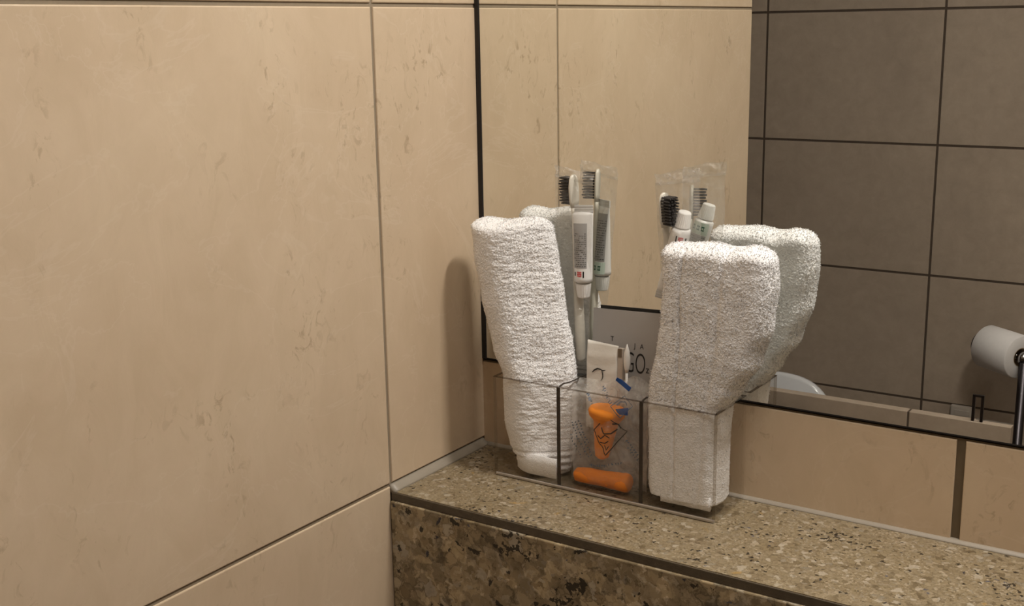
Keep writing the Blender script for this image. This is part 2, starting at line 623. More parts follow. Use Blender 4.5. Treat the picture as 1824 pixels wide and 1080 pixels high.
# black box painting the dark gap beside the mirror, silicone beads along the ledge
bm = bmesh.new()
box(bm, (0.0, -0.0012, 0.0895), (0.0046, 0.006, 1.25), 0, 0.0004)
structure(link('trim_1', bm, 'black'))
bm = bmesh.new()
rs = []
for y in [-0.1505 + 0.1485 * k / 24 for k in range(25)]:
    e = 0.0004 * noise.noise(Vector((0, y * 90, 3)))
    rs.append([Vector((-0.001, y, -0.0015)), Vector((0.0068 + e, y, -0.0005)), Vector((0.0058 + e, y, 0.0016)),
               Vector((0.003, y, 0.0036 + e)), Vector((0.0006, y, 0.0060 + e)), Vector((-0.0016, y, 0.0064))])
rings(bm, rs)
bmesh.ops.recalc_face_normals(bm, faces=bm.faces)
structure(link('trim_2', bm, 'silicone', smooth=True))
bm = bmesh.new()
rs = []
for k in range(81):
    x = 1.69 * k / 80
    e = 0.0003 * noise.noise(Vector((x * 60, 0, 8)))
    rs.append([Vector((x, 0.0024, -0.001)), Vector((x, -0.0042 + e, -0.0004)), Vector((x, -0.0036 + e, 0.0009)),
               Vector((x, -0.0014, 0.0024 + e)), Vector((x, 0.0026, 0.0034 + e))])
rings(bm, rs)
bmesh.ops.recalc_face_normals(bm, faces=bm.faces)
structure(link('trim_3', bm, 'silicone', smooth=True))

# ------------------------------------------------------------------ mirror
t = thing('wall_mirror', 'large frameless wall mirror above the granite ledge', 'mirror', (0.85, 0.003, 0.0905))
bm = bmesh.new()
box(bm, (0.0046, 0.0, 0.0905), (1.60, 0.0055, 1.25))
link('mirror_pane', bm, 'mirror', t, base=t.location)
bm = bmesh.new()
box(bm, (0.0046, -0.0004, 0.0893), (1.60, 0.0055, 0.0904))
o = link('bottom_edge', bm, 'black', t, base=t.location)
o['label'] = 'thin black lower edge of the mirror'

# ------------------------------------------------------------------ granite ledge
LD = -0.1499
t = thing('granite_ledge', 'speckled tan granite ledge below the mirror', 'ledge', (0.85, LD / 2, -0.25))
bm = bmesh.new()
box(bm, (0.0012, LD, -0.020), (1.69, -0.0005, 0.0))
link('ledge_top', bm, 'granite', t)
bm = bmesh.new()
box(bm, (0.0012, LD - 0.0012, -0.0085), (1.69, LD + 0.004, -0.0006), 0, 0.0006)  # separate dark brown strip along the top of the ledge front
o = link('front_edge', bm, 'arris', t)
o['label'] = 'dark brown strip along the front edge of the ledge'
bm = bmesh.new()
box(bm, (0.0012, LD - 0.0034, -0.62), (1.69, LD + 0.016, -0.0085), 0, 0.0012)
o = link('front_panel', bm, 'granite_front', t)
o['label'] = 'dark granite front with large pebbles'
for c in t.children:
    c.location = -Vector(t.location)

# ------------------------------------------------------------------ acrylic holder
HX0, HX1, HY0, HY1, HZ = 0.0583, 0.2815, -0.067, -0.0045, 0.0965
D1, D2 = 0.1272, 0.2105
W = 0.0022
t = thing('acrylic_organizer', 'clear three compartment acrylic holder standing on the granite ledge', 'organizer', (0.17, -0.036, 0.0))
base = t.location


def panel(name, a, b, mat='acrylic', bev=0.0, lab=None):
    bm = bmesh.new()
    box(bm, a, b, 0, bev)
    o = link(name, bm, mat, t, base=base)
    if lab:
        o['label'] = lab
    return o


def quad_panel(name, pts):
    bm = bmesh.new()
    bm.faces.new([bm.verts.new(p) for p in pts])
    return link(name, bm, 'acrylic', t, base=base)


panel('front_panel', (HX0 + W, HY0, W), (HX1 - W, HY0 + W, HZ - 0.0007))
panel('back_panel', (HX0 + W, HY1 - W, W), (HX1 - W, HY1, HZ - 0.0007))
panel('side_panel', (HX0, HY0, W), (HX0 + W, HY1, HZ - 0.0007))
panel('side_panel', (HX1 - W, HY0, W), (HX1, HY1, HZ - 0.0007))
panel('bottom_panel', (HX0, HY0 + W, 0.0004), (HX1, HY1, W))
for d in (D1, D2):
    dv = panel('divider', (d - 0.0011, HY0 + W + 0.0013, W), (d + 0.0011, HY1 - W, HZ - 0.003))
    bm = bmesh.new()
    box(bm, (d - 0.0016, HY0 + W, W), (d + 0.0016, HY0 + W + 0.0012, HZ - 0.0008), 0)
    # curved top edge running back
    tube(bm, [(d, HY0 + W + 0.0006, HZ - 0.0022), (d, HY0 + 0.006, HZ - 0.0006), (d, HY0 + 0.012, HZ + 0.0002), (d, HY0 + 0.022, HZ - 0.0012), (d, HY1 - W, HZ - 0.0022)],
         [0.0009, 0.0009, 0.0008, 0.0006, 0.0005], 6)
    o = link('cut_edge', bm, 'acrylic_edge', dv, base=base)
    o['label'] = 'dark cut edge of the divider'
# rim seen as a thin darker line
bm = bmesh.new()
for a, b in (((HX0, HY0, HZ - 0.0007), (HX1, HY0 + W, HZ)), ((HX0, HY1 - W, HZ - 0.0007), (HX1, HY1, HZ)),
             ((HX0, HY0 + W, HZ - 0.0007), (HX0 + W, HY1 - W, HZ)), ((HX1 - W, HY0 + W, HZ - 0.0007), (HX1, HY1 - W, HZ))):
    box(bm, a, b)
link('rim', bm, 'acrylic_rim', t, base=base)
bm = bmesh.new()
box(bm, (HX0 + 0.0005, HY0 - 0.0002, 0.0002), (HX1 - 0.0005, HY0 + W, 0.0032), 0, 0.0010, 4)
o = link('base_edge', bm, 'acrylic_base', t, base=base)
o['label'] = 'rounded shiny lower front edge'
for x in (HX0 + 0.0011, HX1 - 0.0011):
    bm = bmesh.new()
    box(bm, (x - 0.0011, HY0 - 0.0001, 0.0036), (x + 0.0011, HY0 + W, HZ), 0, 0.0004)
    link('corner_edge', bm, 'acrylic_corner', t, base=base)


# ------------------------------------------------------------------ towels
def spline_ring(ctrl, n):
    """closed Catmull-Rom through 2-D control points, n samples evenly by arc length"""
    m = len(ctrl)
    dense = []
    for i in range(m):
        p0, p1, p2, p3 = (Vector(ctrl[(i + k - 1) % m]) for k in range(4))
        for s in range(24):
            u = s / 24
            dense.append(0.5 * ((2 * p1) + (-p0 + p2) * u + (2 * p0 - 5 * p1 + 4 * p2 - p3) * u * u + (-p0 + 3 * p1 - 3 * p2 + p3) * u ** 3))
    dense.append(dense[0])
    acc = [0.0]
    for a, b in zip(dense, dense[1:]):
        acc.append(acc[-1] + (b - a).length)
    out, j = [], 0
    for k in range(n):
        d = acc[-1] * k / n
        while acc[j + 1] < d:
            j += 1
        f = (d - acc[j]) / max(acc[j + 1] - acc[j], 1e-9)
        out.append(dense[j].lerp(dense[j + 1], f))
    return out


def terry(sections, ztop, zbot, n, rows, seed, wave, crease=None, top_profile=None, dome=0.010):
    """towel body: sections(z) -> 2-D control points; dense skin displaced into terry loops"""
    bm = bmesh.new()
    prof = []
    for i in range(rows + 1):
        prof.append((zbot + (ztop - zbot) * i / rows, 1.0, 0.0))
    cap = 26
    grid = []
    for z, s, _ in prof:
        ring = spline_ring(sections(z), n)
        grid.append([Vector((p.x, p.y, z)) for p in ring])
    # rounded top: shrink towards the ring's middle line while rising
    last = grid[-1]
    c = sum(last, Vector()) / n
    for k in range(1, cap + 1):
        a = (PI / 2) * k / cap
        s, h = math.cos(a), math.sin(a) * dome
        row = []
        for p in last:
            q = p - c
            # shrink fully in y but only by the rounding radius in x
            ex = math.copysign(min(abs(q.x), max(abs(q.x) - dome * (1 - s) * 1.0, 0)), q.x)
            row.append(Vector((c.x + ex * (0.25 + 0.75 * s ** 0.2 if s > 0 else 0.25), c.y + q.y * s, ztop + h)))
        grid.append(row)
    # rounded bottom
    lo = grid[0]
    cb = sum(lo, Vector()) / n
    bot = []
    for k in range(1, 9):
        a = (PI / 2) * k / 8
        s = math.cos(a)
        bot.append([Vector((cb.x + (p.x - cb.x) * (0.4 + 0.6 * s), cb.y + (p.y - cb.y) * (0.02 + 0.98 * s), p.z - 0.004 * math.sin(a))) for p in lo])
    grid = list(reversed(bot)) + grid
    if top_profile:
        for row in grid:
            for p in row:
                w = max(0.0, min(1.0, (p.z - (ztop - 0.06)) / 0.06))
                p.z += w * top_profile(p.x)
    vs = rings(bm, grid, True, True, True)
    bm.normal_update()
    nrm = {v: v.normal.copy() for v in bm.verts}
    for v in bm.verts:
        p = v.co
        q = Vector((p.x + seed, p.y, p.z))
        d = 0.0010 * noise.noise(q * 45) + 0.00022 * noise.noise(q * 230) + 0.00036 * noise.noise(q * 640) + 0.00042 * noise.noise(q * 1150)
        d *= 0.45 + 0.55 * max(0.0, min(1.0, (p.z - 0.085) / 0.03))     # pressed smooth inside the holder
        d += wave(p, nrm[v])
        if crease:
            d += crease(p, nrm[v])
        v.co = p + nrm[v] * d
    bmesh.ops.recalc_face_normals(bm, faces=bm.faces)
    return bm


def pile(body, count, seed, keep, length=0.0019):
    """short terry loops standing on the towel body"""
    rg = random.Random(seed)
    me = body.data
    vs, n = me.vertices, len(me.vertices)
    P, F = [], []
    for _ in range(count):
        v = vs[rg.randrange(n)]
        nr = v.normal
        if rg.random() > keep(v.co + body.parent.location, nr):
            continue
        jit = Vector((rg.uniform(-1, 1), rg.uniform(-1, 1), rg.uniform(-1, 1)))
        d = (nr + jit * 0.75).normalized()
        a = nr.orthogonal().normalized()
        b = nr.cross(a)
        ph = rg.uniform(0, 2 * PI)
        ln = length * rg.uniform(0.55, 1.15)
        r0 = 0.00030 * rg.uniform(0.8, 1.3)
        base_ = v.co - nr * 0.0003
        mid = base_ + d * ln * 0.6 + nr * ln * 0.15
        tip = base_ + d * ln + jit * ln * 0.35
        k0 = len(P)
        for c, r_ in ((base_, r0), (mid, r0 * 1.15)):
            for k in range(3):
                q = ph + 2 * PI * k / 3
                P.append(c + (a * math.cos(q) + b * math.sin(q)) * r_)
        P.append(tip)
        for k in range(3):
            j = (k + 1) % 3
            F.append((k0 + k, k0 + j, k0 + 3 + j, k0 + 3 + k))
            F.append((k0 + 3 + k, k0 + 3 + j, k0 + 6))
    m2 = bpy.data.meshes.new('terry_pile')
    m2.from_pydata(P, [], F)
    m2.materials.append(M['pile'])
    m2.polygons.foreach_set('use_smooth', [True] * len(F))
    o = bpy.data.objects.new('terry_pile', m2)
    COL.objects.link(o)
    o.parent = body.parent
    o['kind'] = 'stuff'
    return o


# left towel
LT = [  # z, centre x, half x, centre y, half y
    (0.004, 0.100, 0.020, -0.041, 0.016), (0.016, 0.0985, 0.0250, -0.041, 0.020), (0.030, 0.0955, 0.0292, -0.041, 0.0220), (0.052, 0.0930, 0.0320, -0.041, 0.0228),
    (0.096, 0.0925, 0.0322, -0.041, 0.0230), (0.118, 0.0850, 0.0362, -0.040, 0.0235), (0.170, 0.0745, 0.0375, -0.040, 0.0235),
    (0.210, 0.0675, 0.0377, -0.040, 0.0235), (0.240, 0.0632, 0.0372, -0.040, 0.0225)]


def lt_sec(z):
    cx, a, cy, b = lerp_table(LT, z)
    pts = [(-1.0, 0.15), (-1.0, -0.45), (-0.82, -0.84), (-0.40, -1.04), (-0.06, -0.95), (0.32, -0.62), (0.70, -0.20), (0.98, 0.20),
           (1.0, 0.58), (0.78, 0.92), (0.25, 1.0), (-0.35, 1.0), (-0.86, 0.80)]
    return [(cx + a * u, cy + b * v) for u, v in pts]


def lt_wave(p, n):
    # crosswise puckers of the ribbed half
    k = max(0.0, min(1.0, (n.x + 0.15) / 0.3)) * max(0.0, min(1.0, 1.2 * (n.x - n.y)))
    q = Vector((p.x * 85, p.y * 85, p.z * 260))
    smooth_hem = max(0.0, min(1.0, (p.z - 0.026) / 0.01))
    return k * smooth_hem * (0.00055 * noise.noise(q) + 0.0004 * noise.noise(q * 2.1 + Vector((5, 1, 2)))) \
        + (0.0007 * math.sin(p.z * 900) if p.z < 0.028 else 0.0) * (1 if n.y < 0 else 0)


t = thing('rolled_towel', 'white terry washcloth in the left compartment, next to the tiled corner', 'towel', (0.095, -0.041, 0.004), 'folded washcloths in the acrylic holder')
bm = terry(lt_sec, 0.232, 0.006, 400, 440, 0.0, lt_wave, None, lambda x: -0.0015 + 0.002 * math.sin(x * 90), 0.010)
o = link('towel_body', bm, 'towel', t, True, t.location)
pile(o, 26000, 3, lambda p, n: 0.05 if p.z < 0.09 else (1.0 if n.z > 0.4 else (0.55 if n.x > 0.1 else 0.15)), 0.0012)
bm = bmesh.new()
rs = []
for k in range(31):
    x = 0.078 + 0.046 * k / 30
    w = 0.0006 * noise.noise(Vector((x * 160, 2, 0)))
    y0 = -0.0622 + 0.0055 * max(0.0, (0.092 - x) / 0.014) ** 1.5
    zz = 0.0135 + w - 0.10 * max(0.0, 0.09 - x) * -1
    rs.append([Vector((x, y0 - 0.0004, zz + 0.012)), Vector((x, y0 - 0.0018 + w, zz + 0.006)), Vector((x, y0 - 0.0012, zz - 0.006)),
               Vector((x, y0 + 0.0015, zz - 0.008)), Vector((x, y0 + 0.004, zz)), Vector((x, y0 + 0.004, zz + 0.011))])
rings(bm, rs)
bmesh.ops.recalc_face_normals(bm, faces=bm.faces)
o = link('hem', bm, 'towel', t, True, t.location)
o['label'] = 'flat woven hem at the lower end'

# right towel
RT = [
    (0.005, 0.2470, 0.0310, -0.0410, 0.0215), (0.020, 0.2452, 0.0325, -0.0405, 0.0225), (0.060, 0.2450, 0.0328, -0.0405, 0.0228),
    (0.096, 0.2462, 0.0340, -0.0415, 0.0228), (0.115, 0.2530, 0.0395, -0.0430, 0.0225), (0.140, 0.2640, 0.0440, -0.0450, 0.0210),
    (0.170, 0.2710, 0.0465, -0.0464, 0.0200), (0.205, 0.2730, 0.0475, -0.0470, 0.0196), (0.235, 0.2715, 0.0480, -0.0470, 0.0196)]


def rt_sec(z):
    cx, a, cy, b = lerp_table(RT, z)
    pts = [(-1.0, 0.2), (-1.0, -0.45), (-0.86, -0.93), (-0.35, -1.0), (0.3, -1.0), (0.82, -0.92), (1.0, -0.4), (1.0, 0.3),
           (0.84, 0.88), (0.3, 1.0), (-0.3, 1.0), (-0.86, 0.85)]
    return [(cx + a * u, cy + b * v) for u, v in pts]


def rt_crease(p, n):
    if n.y > 0.3 or p.z > 0.232:
        return 0.0
    s = 0.0
    t_ = (p.z - 0.02) / 0.21
    for x0, x1, dep, wid in ((0.2385, 0.2475, 0.0022, 0.0016), (0.2615, 0.2850, 0.0014, 0.0026)):
        xc = x0 + (x1 - x0) * t_ + 0.0012 * math.sin(p.z * 55)
        s -= dep * math.exp(-((p.x - xc) / wid) ** 2)
    # one layer lies slightly over the next
    s += 0.0012 * (1 / (1 + math.exp(-(p.x - (0.2385 + 0.009 * t_)) / 0.0015)) - 0.5)
    return s


def rt_top(x):
    return 0.0012 * math.cos((x - 0.2635) * 150) + 0.0004 * math.sin(x * 210)


t = thing('folded_towel', 'white terry washcloth bulging out of the right compartment', 'towel', (0.247, -0.041, 0.004), 'folded washcloths in the acrylic holder')
bm = terry(rt_sec, 0.224, 0.0125, 430, 430, 3.7, lambda p, n: 0.0004 * noise.noise(p * 120), rt_crease, rt_top, 0.011)
o = link('towel_body', bm, 'towel', t, True, t.location)
pile(o, 34000, 4, lambda p, n: 0.0 if p.z < 0.012 else (0.05 if p.z < 0.095 else (1.0 if n.z > 0.3 or n.x > 0.5 else 0.28 + 0.6 * max(0.0, noise.noise(p * 60)))), 0.0014)
bm = bmesh.new()
rs = []
for k in range(37):
    x = 0.2285 + 0.046 * k / 36
    w = 0.0007 * noise.noise(Vector((x * 130, 5, 0)))
    z0 = 0.0078 + w - 0.03 * (x - 0.25) * 0
    rs.append([Vector((x, -0.0605, z0 + 0.012)), Vector((x, -0.0622, z0 + 0.006)), Vector((x, -0.0618 + w, z0)), Vector((x, -0.0600, z0 - 0.0006)),
               Vector((x, -0.0580, z0 + 0.001)), Vector((x, -0.0570, z0 + 0.012))])
rings(bm, rs)
bmesh.ops.recalc_face_normals(bm, faces=bm.faces)
o = link('hem', bm, 'towel', t, True, t.location)
o['label'] = 'thin hem hanging below the fold'


# ------------------------------------------------------------------ toothbrushes, toothpaste, film bags
class Frame:
    """local frame: x across, y front-back (negative = towards the room), z along"""
    def __init__(self, p0, p1, face=(0, -1, 0)):
        self.o = Vector(p0)
        self.z = (Vector(p1) - self.o).normalized()
        self.len = (Vector(p1) - self.o).length
        f = -Vector(face)
        self.y = (f - self.z * f.dot(self.z)).normalized()
        self.x = self.y.cross(self.z)

    def __call__(self, x, y, z):
        return self.o + self.x * x + self.y * y + self.z * z


def toothbrush(label, p_tail, p_head, face):
    """face = direction the bristles point"""
    F = Frame(p_tail, p_head, face)
    Ln = F.len
    t = thing('toothbrush', label, 'toothbrush', p_tail, 'wrapped toothbrushes in the acrylic holder')
    prof = [(0.0, 0.0030, 0.0026), (0.004, 0.0050, 0.0034), (0.03, 0.0056, 0.0040), (0.075, 0.0050, 0.0037), (0.105, 0.0040, 0.0032),
            (Ln - 0.052, 0.0033, 0.0028), (Ln - 0.038, 0.0030, 0.0024), (Ln - 0.030, 0.0046, 0.0022), (Ln - 0.024, 0.0062, 0.0021), (Ln - 0.012, 0.0066, 0.0021),
            (Ln - 0.004, 0.0054, 0.0021), (Ln - 0.001, 0.0034, 0.0018), (Ln, 0.0010, 0.0012)]

    def seg(a, b):
        bm = bmesh.new()
        rs = []
        for z, w, d in prof[a:b]:
            rs.append([F(w * math.cos(2 * PI * k / 20), d * math.sin(2 * PI * k / 20), z) for k in range(20)])
        rings(bm, rs)
        bmesh.ops.recalc_face_normals(bm, faces=bm.faces)
        return bm
    link('handle', seg(0, 8), 'brush', t, True, t.location)
    link('head', seg(7, 13), 'brush', t, True, t.location)
    bm = bmesh.new()
    for r in range(10):
        z = Ln - 0.0265 + r * 0.00255
        half = 0.0046 if 0 < r < 9 else 0.0034
        for k in range(4):
            x = -half + 2 * half * k / 3
            pr = []
            for h, rr in ((0.0016, 0.00086), (0.006, 0.0009), (0.0106, 0.00112), (0.0124 + 0.0009 * (r % 2), 0.0009)):
                jx, jz = random.uniform(-1, 1) * 0.0001, random.uniform(-1, 1) * 0.00012
                pr.append([F(x + jx + rr * math.cos(2 * PI * j / 7), -h, z + jz + rr * 0.85 * math.sin(2 * PI * j / 7)) for j in range(7)])
            rings(bm, pr)
    bmesh.ops.recalc_face_normals(bm, faces=bm.faces)
    o = link('bristles', bm, 'bristle', t, False, t.location)
    o['label'] = 'black bristles in ten rows'
    return t


def tp_shape(u):
    """u 0 = crimp, 1 = shoulder -> half width, half depth"""
    w = 0.0096 - 0.0012 * u
    d = 0.0007 + 0.0078 * (u ** 0.62)
    return w, d


def toothpaste(label, p_cap, p_crimp, face):
    """small tube; p_cap = outer end of the cap"""
    F = Frame(p_crimp, p_cap, face)
    Ln = F.len
    capL = 0.0135
    body = Ln - capL - 0.002
    t = thing('toothpaste_tube', label, 'toothpaste', p_crimp, 'wrapped toothpaste tubes in the acrylic holder')
    z0 = 0.006

    def pt(ang, u, off=0.0):
        w, d = tp_shape(u)
        return F((w + off) * math.cos(ang), (d + off) * math.sin(ang), z0 + (body - z0) * u)
    bm = bmesh.new()
    rs = [[pt(2 * PI * k / 36, u / 20) for k in range(36)] for u in range(21)]
    for r, s in ((0.82, 0.0010), (0.62, 0.0018), (0.5, 0.0022)):
        w, d = tp_shape(1)
        rs.append([F(w * r * math.cos(2 * PI * k / 36), d * r * math.sin(2 * PI * k / 36), body + s) for k in range(36)])
    rings(bm, rs)
    bmesh.ops.recalc_face_normals(bm, faces=bm.faces)
    link('tube_body', bm, 'tube_white', t, True, t.location)
    bm = bmesh.new()
    rs = []
    for k, z in enumerate([0.0, 0.0012, 0.0024, 0.0036, 0.0048, 0.0062]):
        d = 0.00075 if k % 2 else 0.00055
        rs.append([F(x, y, z) for x, y in ((-0.0097, -d), (0.0097, -d), (0.0097, d), (-0.0097, d))])
    rings(bm, rs)
    bmesh.ops.recalc_face_normals(bm, faces=bm.faces)
    o = link('crimp', bm, 'tube_silver', t, False, t.location)
    o['label'] = 'flat silver crimped end'
    bm = bmesh.new()
    rs = []
    for z, r in ((0.0, 0.0066), (0.0006, 0.0070), (0.005, 0.0066), (capL - 0.001, 0.0055), (capL - 0.0002, 0.0050), (capL, 0.0040)):
        rs.append([F((r + (0.00022 if k % 2 and 0.0001 < z < capL - 0.0005 else 0)) * math.cos(2 * PI * k / 48), (r + (0.00022 if k % 2 and 0.0001 < z < capL - 0.0005 else 0)) * math.sin(2 * PI * k / 48), body + 0.0021 + z) for k in range(48)])
    rings(bm, rs)
    bmesh.ops.recalc_face_normals(bm, faces=bm.faces)
    link('cap', bm, 'cap', t, False, t.location)

    def patch(bm, a0, a1, u0, u1, off, mi=0, na=10, nu=8):
        g = [[bm.verts.new(pt(a0 + (a1 - a0) * i / na, u0 + (u1 - u0) * j / nu, off)) for i in range(na + 1)] for j in range(nu + 1)]
        for j in range(nu):
            for i in range(na):
                bm.faces.new((g[j][i], g[j][i + 1], g[j + 1][i + 1], g[j + 1][i])).material_index = mi
    front, back = -PI / 2, PI / 2
    # printed grey fields with rows of tiny illegible print, front and back
    bm = bmesh.new()
    patch(bm, front - 0.45, front + 1.05, 0.16, 0.80, 0.00010, 0)
    patch(bm, back - 1.1, back + 1.1, 0.10, 0.80, 0.00010, 0)
    rr = random.Random(5)
    for c, lo, hi in ((front, -0.35, 0.95), (back, -1.0, 1.0)):
        for row in range(17):
            u = 0.30 + row * 0.029 if c == front else 0.20 + row * 0.035
            a = lo
            while a < hi - 0.12:
                ln = rr.uniform(0.06, 0.24)
                if rr.random() < 0.85:
                    patch(bm, c + a, c + min(a + ln, hi), u, u + 0.013, 0.00018, 1, 3, 1)
                a += ln + 0.07
    bmesh.ops.recalc_face_normals(bm, faces=bm.faces)
    o = link('printed_field', bm, ['tube_grey', 'ink_grey'], t, False, t.location)
    o['label'] = 'grey field of small dark print'
    # red mark on the front, green mark on the back near the shoulder
    bm = bmesh.new()
    for i, j in ((0, 1), (1, 0), (1, 1), (1, 2), (2, 1), (0, 2), (2, 0), (2, 2), (0, 0)):
        s = 0.060 if (i + j) % 2 else 0.05
        patch(bm, front + 0.12 + i * 0.17, front + 0.12 + i * 0.17 + 0.15, 0.845 + j * 0.026, 0.845 + j * 0.026 + s * 0.36, 0.00018, 0, 2, 1)
    patch(bm, front + 0.82, front + 1.0, 0.855, 0.91, 0.00018, 1, 2, 1)
    patch(bm, front - 0.16, front - 0.02, 0.84, 0.93, 0.00018, 1, 2, 1)
    o = link('red_mark', bm, ['red', 'ink'], t, False, t.location)
    o['label'] = 'small red and black printed mark'
    bm = bmesh.new()
    patch(bm, back - 1.2, back + 1.2, 0.81, 0.985, 0.00012, 0)
    for a in (-0.75, -0.25, 0.35):
        patch(bm, back + a, back + a + 0.34, 0.865, 0.882, 0.0002, 1, 3, 1)
        patch(bm, back + a, back + a + 0.34, 0.915, 0.932, 0.0002, 1, 3, 1)
        patch(bm, back + a + 0.05, back + a + 0.12, 0.865, 0.93, 0.0002, 1, 2, 1)
        patch(bm, back + a + 0.24, back + a + 0.31, 0.865, 0.93, 0.0002, 1, 2, 1)
    o = link('green_band', bm, ['mint', 'green'], t, False, t.location)
    o['label'] = 'pale green band with dark printed signs on the back'
    return t


def film_bag(label, p_bl, p_br, p_tl, p_tr, thick, seed):
    """long clear film sleeve: two wrinkled layers meeting in a crimped seal at the top"""
    P = [Vector(p) for p in (p_bl, p_br, p_tl, p_tr)]
    t = thing('film_sleeve', label, 'plastic bag', (P[0] + P[1]) / 2, 'clear film sleeves in the acrylic holder')
    nx, nz = 26, 110
    nrm = (P[1] - P[0]).cross(P[2] - P[0]).normalized()
    if nrm.y > 0:
        nrm = -nrm

    def surf(sgn):
        bm = bmesh.new()
        g = []
        for j in range(nz + 1):
            v = j / nz * 0.965
            row = []
            for i in range(nx + 1):
                u = i / nx
                p = (P[0].lerp(P[1], u)).lerp(P[2].lerp(P[3], u), v)
                w = (math.sin(PI * u) ** 0.6) * min(1.0, (0.965 - v) / 0.10 + 0.02) * min(1.0, v / 0.04 + 0.1)
                q = Vector((p.x * 70 + seed, sgn * 3.0, p.z * 38))
                wr = (noise.noise(q) * 0.0016 + noise.noise(q * 2.6) * 0.0008) * (1.0 + 1.3 * max(0.0, (v - 0.80) / 0.16)) + 0.0014 * max(0.0, (v - 0.78) / 0.18) * noise.noise(q * 3.7)
                p = p + nrm * (sgn * thick * w + wr * (0.35 + 0.65 * w))
                p.x += 0.0011 * noise.noise(Vector((v * 9 + seed, u * 2, 1)))
                row.append(bm.verts.new(p))
            g.append(row)
        for j in range(nz):
            for i in range(nx):
                bm.faces.new((g[j][i], g[j][i + 1], g[j + 1][i + 1], g[j + 1][i]))
        return bm
    link('front_film', surf(1.0), 'film', t, True, t.location)
    link('back_film', surf(-1.0), 'film', t, True, t.location)
    bm = bmesh.new()
    g = []
    for j in range(7):
        v = 0.955 + 0.045 * j / 6
        row = []
        for i in range(41):
            u = i / 40
            p = (P[0].lerp(P[1], u)).lerp(P[2].lerp(P[3], u), v)
            p = p + nrm * (0.0034 * noise.noise(Vector((u * 4 + seed, v * 60, 4))) + 0.0022 * noise.noise(Vector((u * 13 + seed, v * 110, 9))))
            if j == 6:
                p.z += 0.0035 * noise.noise(Vector((u * 2.3 + seed, 0, 1))) + 0.0010 * noise.noise(Vector((u * 12 + seed, 0, 3)))
            row.append(bm.verts.new(p))
        g.append(row)
    for j in range(6):
        for i in range(40):
            bm.faces.new((g[j][i], g[j][i + 1], g[j + 1][i + 1], g[j + 1][i]))
    o = link('top_seal', bm, 'film_seal', t, False, t.location)
    o['label'] = 'crimped wavy top seal'
    return t


# left set: stands behind the left towel
toothbrush('toothbrush behind the left towel, its black bristles pointing left', (0.1195, -0.0100, 0.105), (0.1190, -0.0225, 0.2815), (-0.98, 0.20, 0))
toothpaste('white toothpaste tube cap down beside the toothbrush behind the left towel', (0.1262, -0.0170, 0.1690), (0.1268, -0.0195, 0.2540), (0.42, -0.9, 0))
film_bag('tall clear film sleeve around the left toothbrush', (0.098, -0.0100, 0.040), (0.1262, -0.0100, 0.040), (0.1005, -0.0235, 0.2900), (0.1400, -0.0235, 0.2830), 0.0065, 1.3)
# right set: stands behind the right towel
toothbrush('toothbrush behind the right towel, its black bristles pointing right', (0.2165, -0.0105, 0.095), (0.2115, -0.0280, 0.2715), (0.90, -0.42, 0))
toothpaste('white toothpaste tube cap up behind the right towel', (0.2300, -0.0250, 0.2560), (0.2095, -0.0180, 0.1760), (0.20, -0.98, 0))
film_bag('tall clear film sleeve around the right toothbrush, behind the right towel', (0.213, -0.0100, 0.040), (0.245, -0.0100, 0.040), (0.2025, -0.0275, 0.2880), (0.2440, -0.0275, 0.2935), 0.0075, 6.1)


# ------------------------------------------------------------------ card, packet, swab, earplugs (middle compartment)
def flat_text(bm_target, body, size, place, xs=1.0, mi=0, off=0.0):
    cu = bpy.data.curves.new('txt', 'FONT')
    cu.body = body
    cu.size = size
    cu.offset = off
    cu.align_x = 'CENTER'
    ob = bpy.data.objects.new('txt', cu)
    me = bpy.data.meshes.new_from_object(ob)
    n0 = len(bm_target.verts)
    bm_target.from_mesh(me)
    bm_target.verts.ensure_lookup_table()
    for v in bm_target.verts[n0:]:
        v.co = place(v.co.x * xs, v.co.y)
    bpy.data.objects.remove(ob)
    bpy.data.curves.remove(cu)
    bpy.data.meshes.remove(me)


CF = Frame((0.1650, -0.0145, 0.004), (0.1655, -0.0070, 0.1590))      # card, leaning back a little
t = thing('printed_card', 'silver grey printed card standing upright behind the white packet', 'card', CF.o)
bm = bmesh.new()
for x0, x1, y0, y1, mi in ((-0.0345, 0.0385, 0.0, 0.0009, 0),):
    vs = [bm.verts.new(CF(x, y, z)) for x, z in ((x0, 0.0), (x1, 0.0), (x1, CF.len + 0.0012), (x0, CF.len - 0.0015)) for y in (y0, y1)]
    f = [vs[0], vs[2], vs[4], vs[6]]
    bk = [vs[1], vs[3], vs[5], vs[7]]
    bm.faces.new(f).material_index = 0
    bm.faces.new(list(reversed(bk))).material_index = 1
    for i in range(4):
        j = (i + 1) % 4
        bm.faces.new((f[i], bk[i], bk[j], f[j])).material_index = 1
bmesh.ops.recalc_face_normals(bm, faces=bm.faces)
link('sheet', bm, ['card', 'card_edge'], t, False, t.location)
bm = bmesh.new()


def on_card(cx, cz):
    return lambda x, y: CF(cx + x, -0.00025, cz + y)


flat_text(bm, 'GO', 0.0275, on_card(0.0105, 0.0985), 0.50, 0, -0.0003)
flat_text(bm, 'z', 0.0100, on_card(0.0230, 0.1000), 0.85)
flat_text(bm, 'T', 0.0066, on_card(-0.0140, 0.1250), 0.9)
flat_text(bm, 'J', 0.0066, on_card(0.0095, 0.1215), 0.9)
flat_text(bm, 'A', 0.0066, on_card(0.0165, 0.1215), 0.9)
o = link('lettering', bm, 'ink', t, False, t.location)
o['label'] = 'thin dark letters on the card'

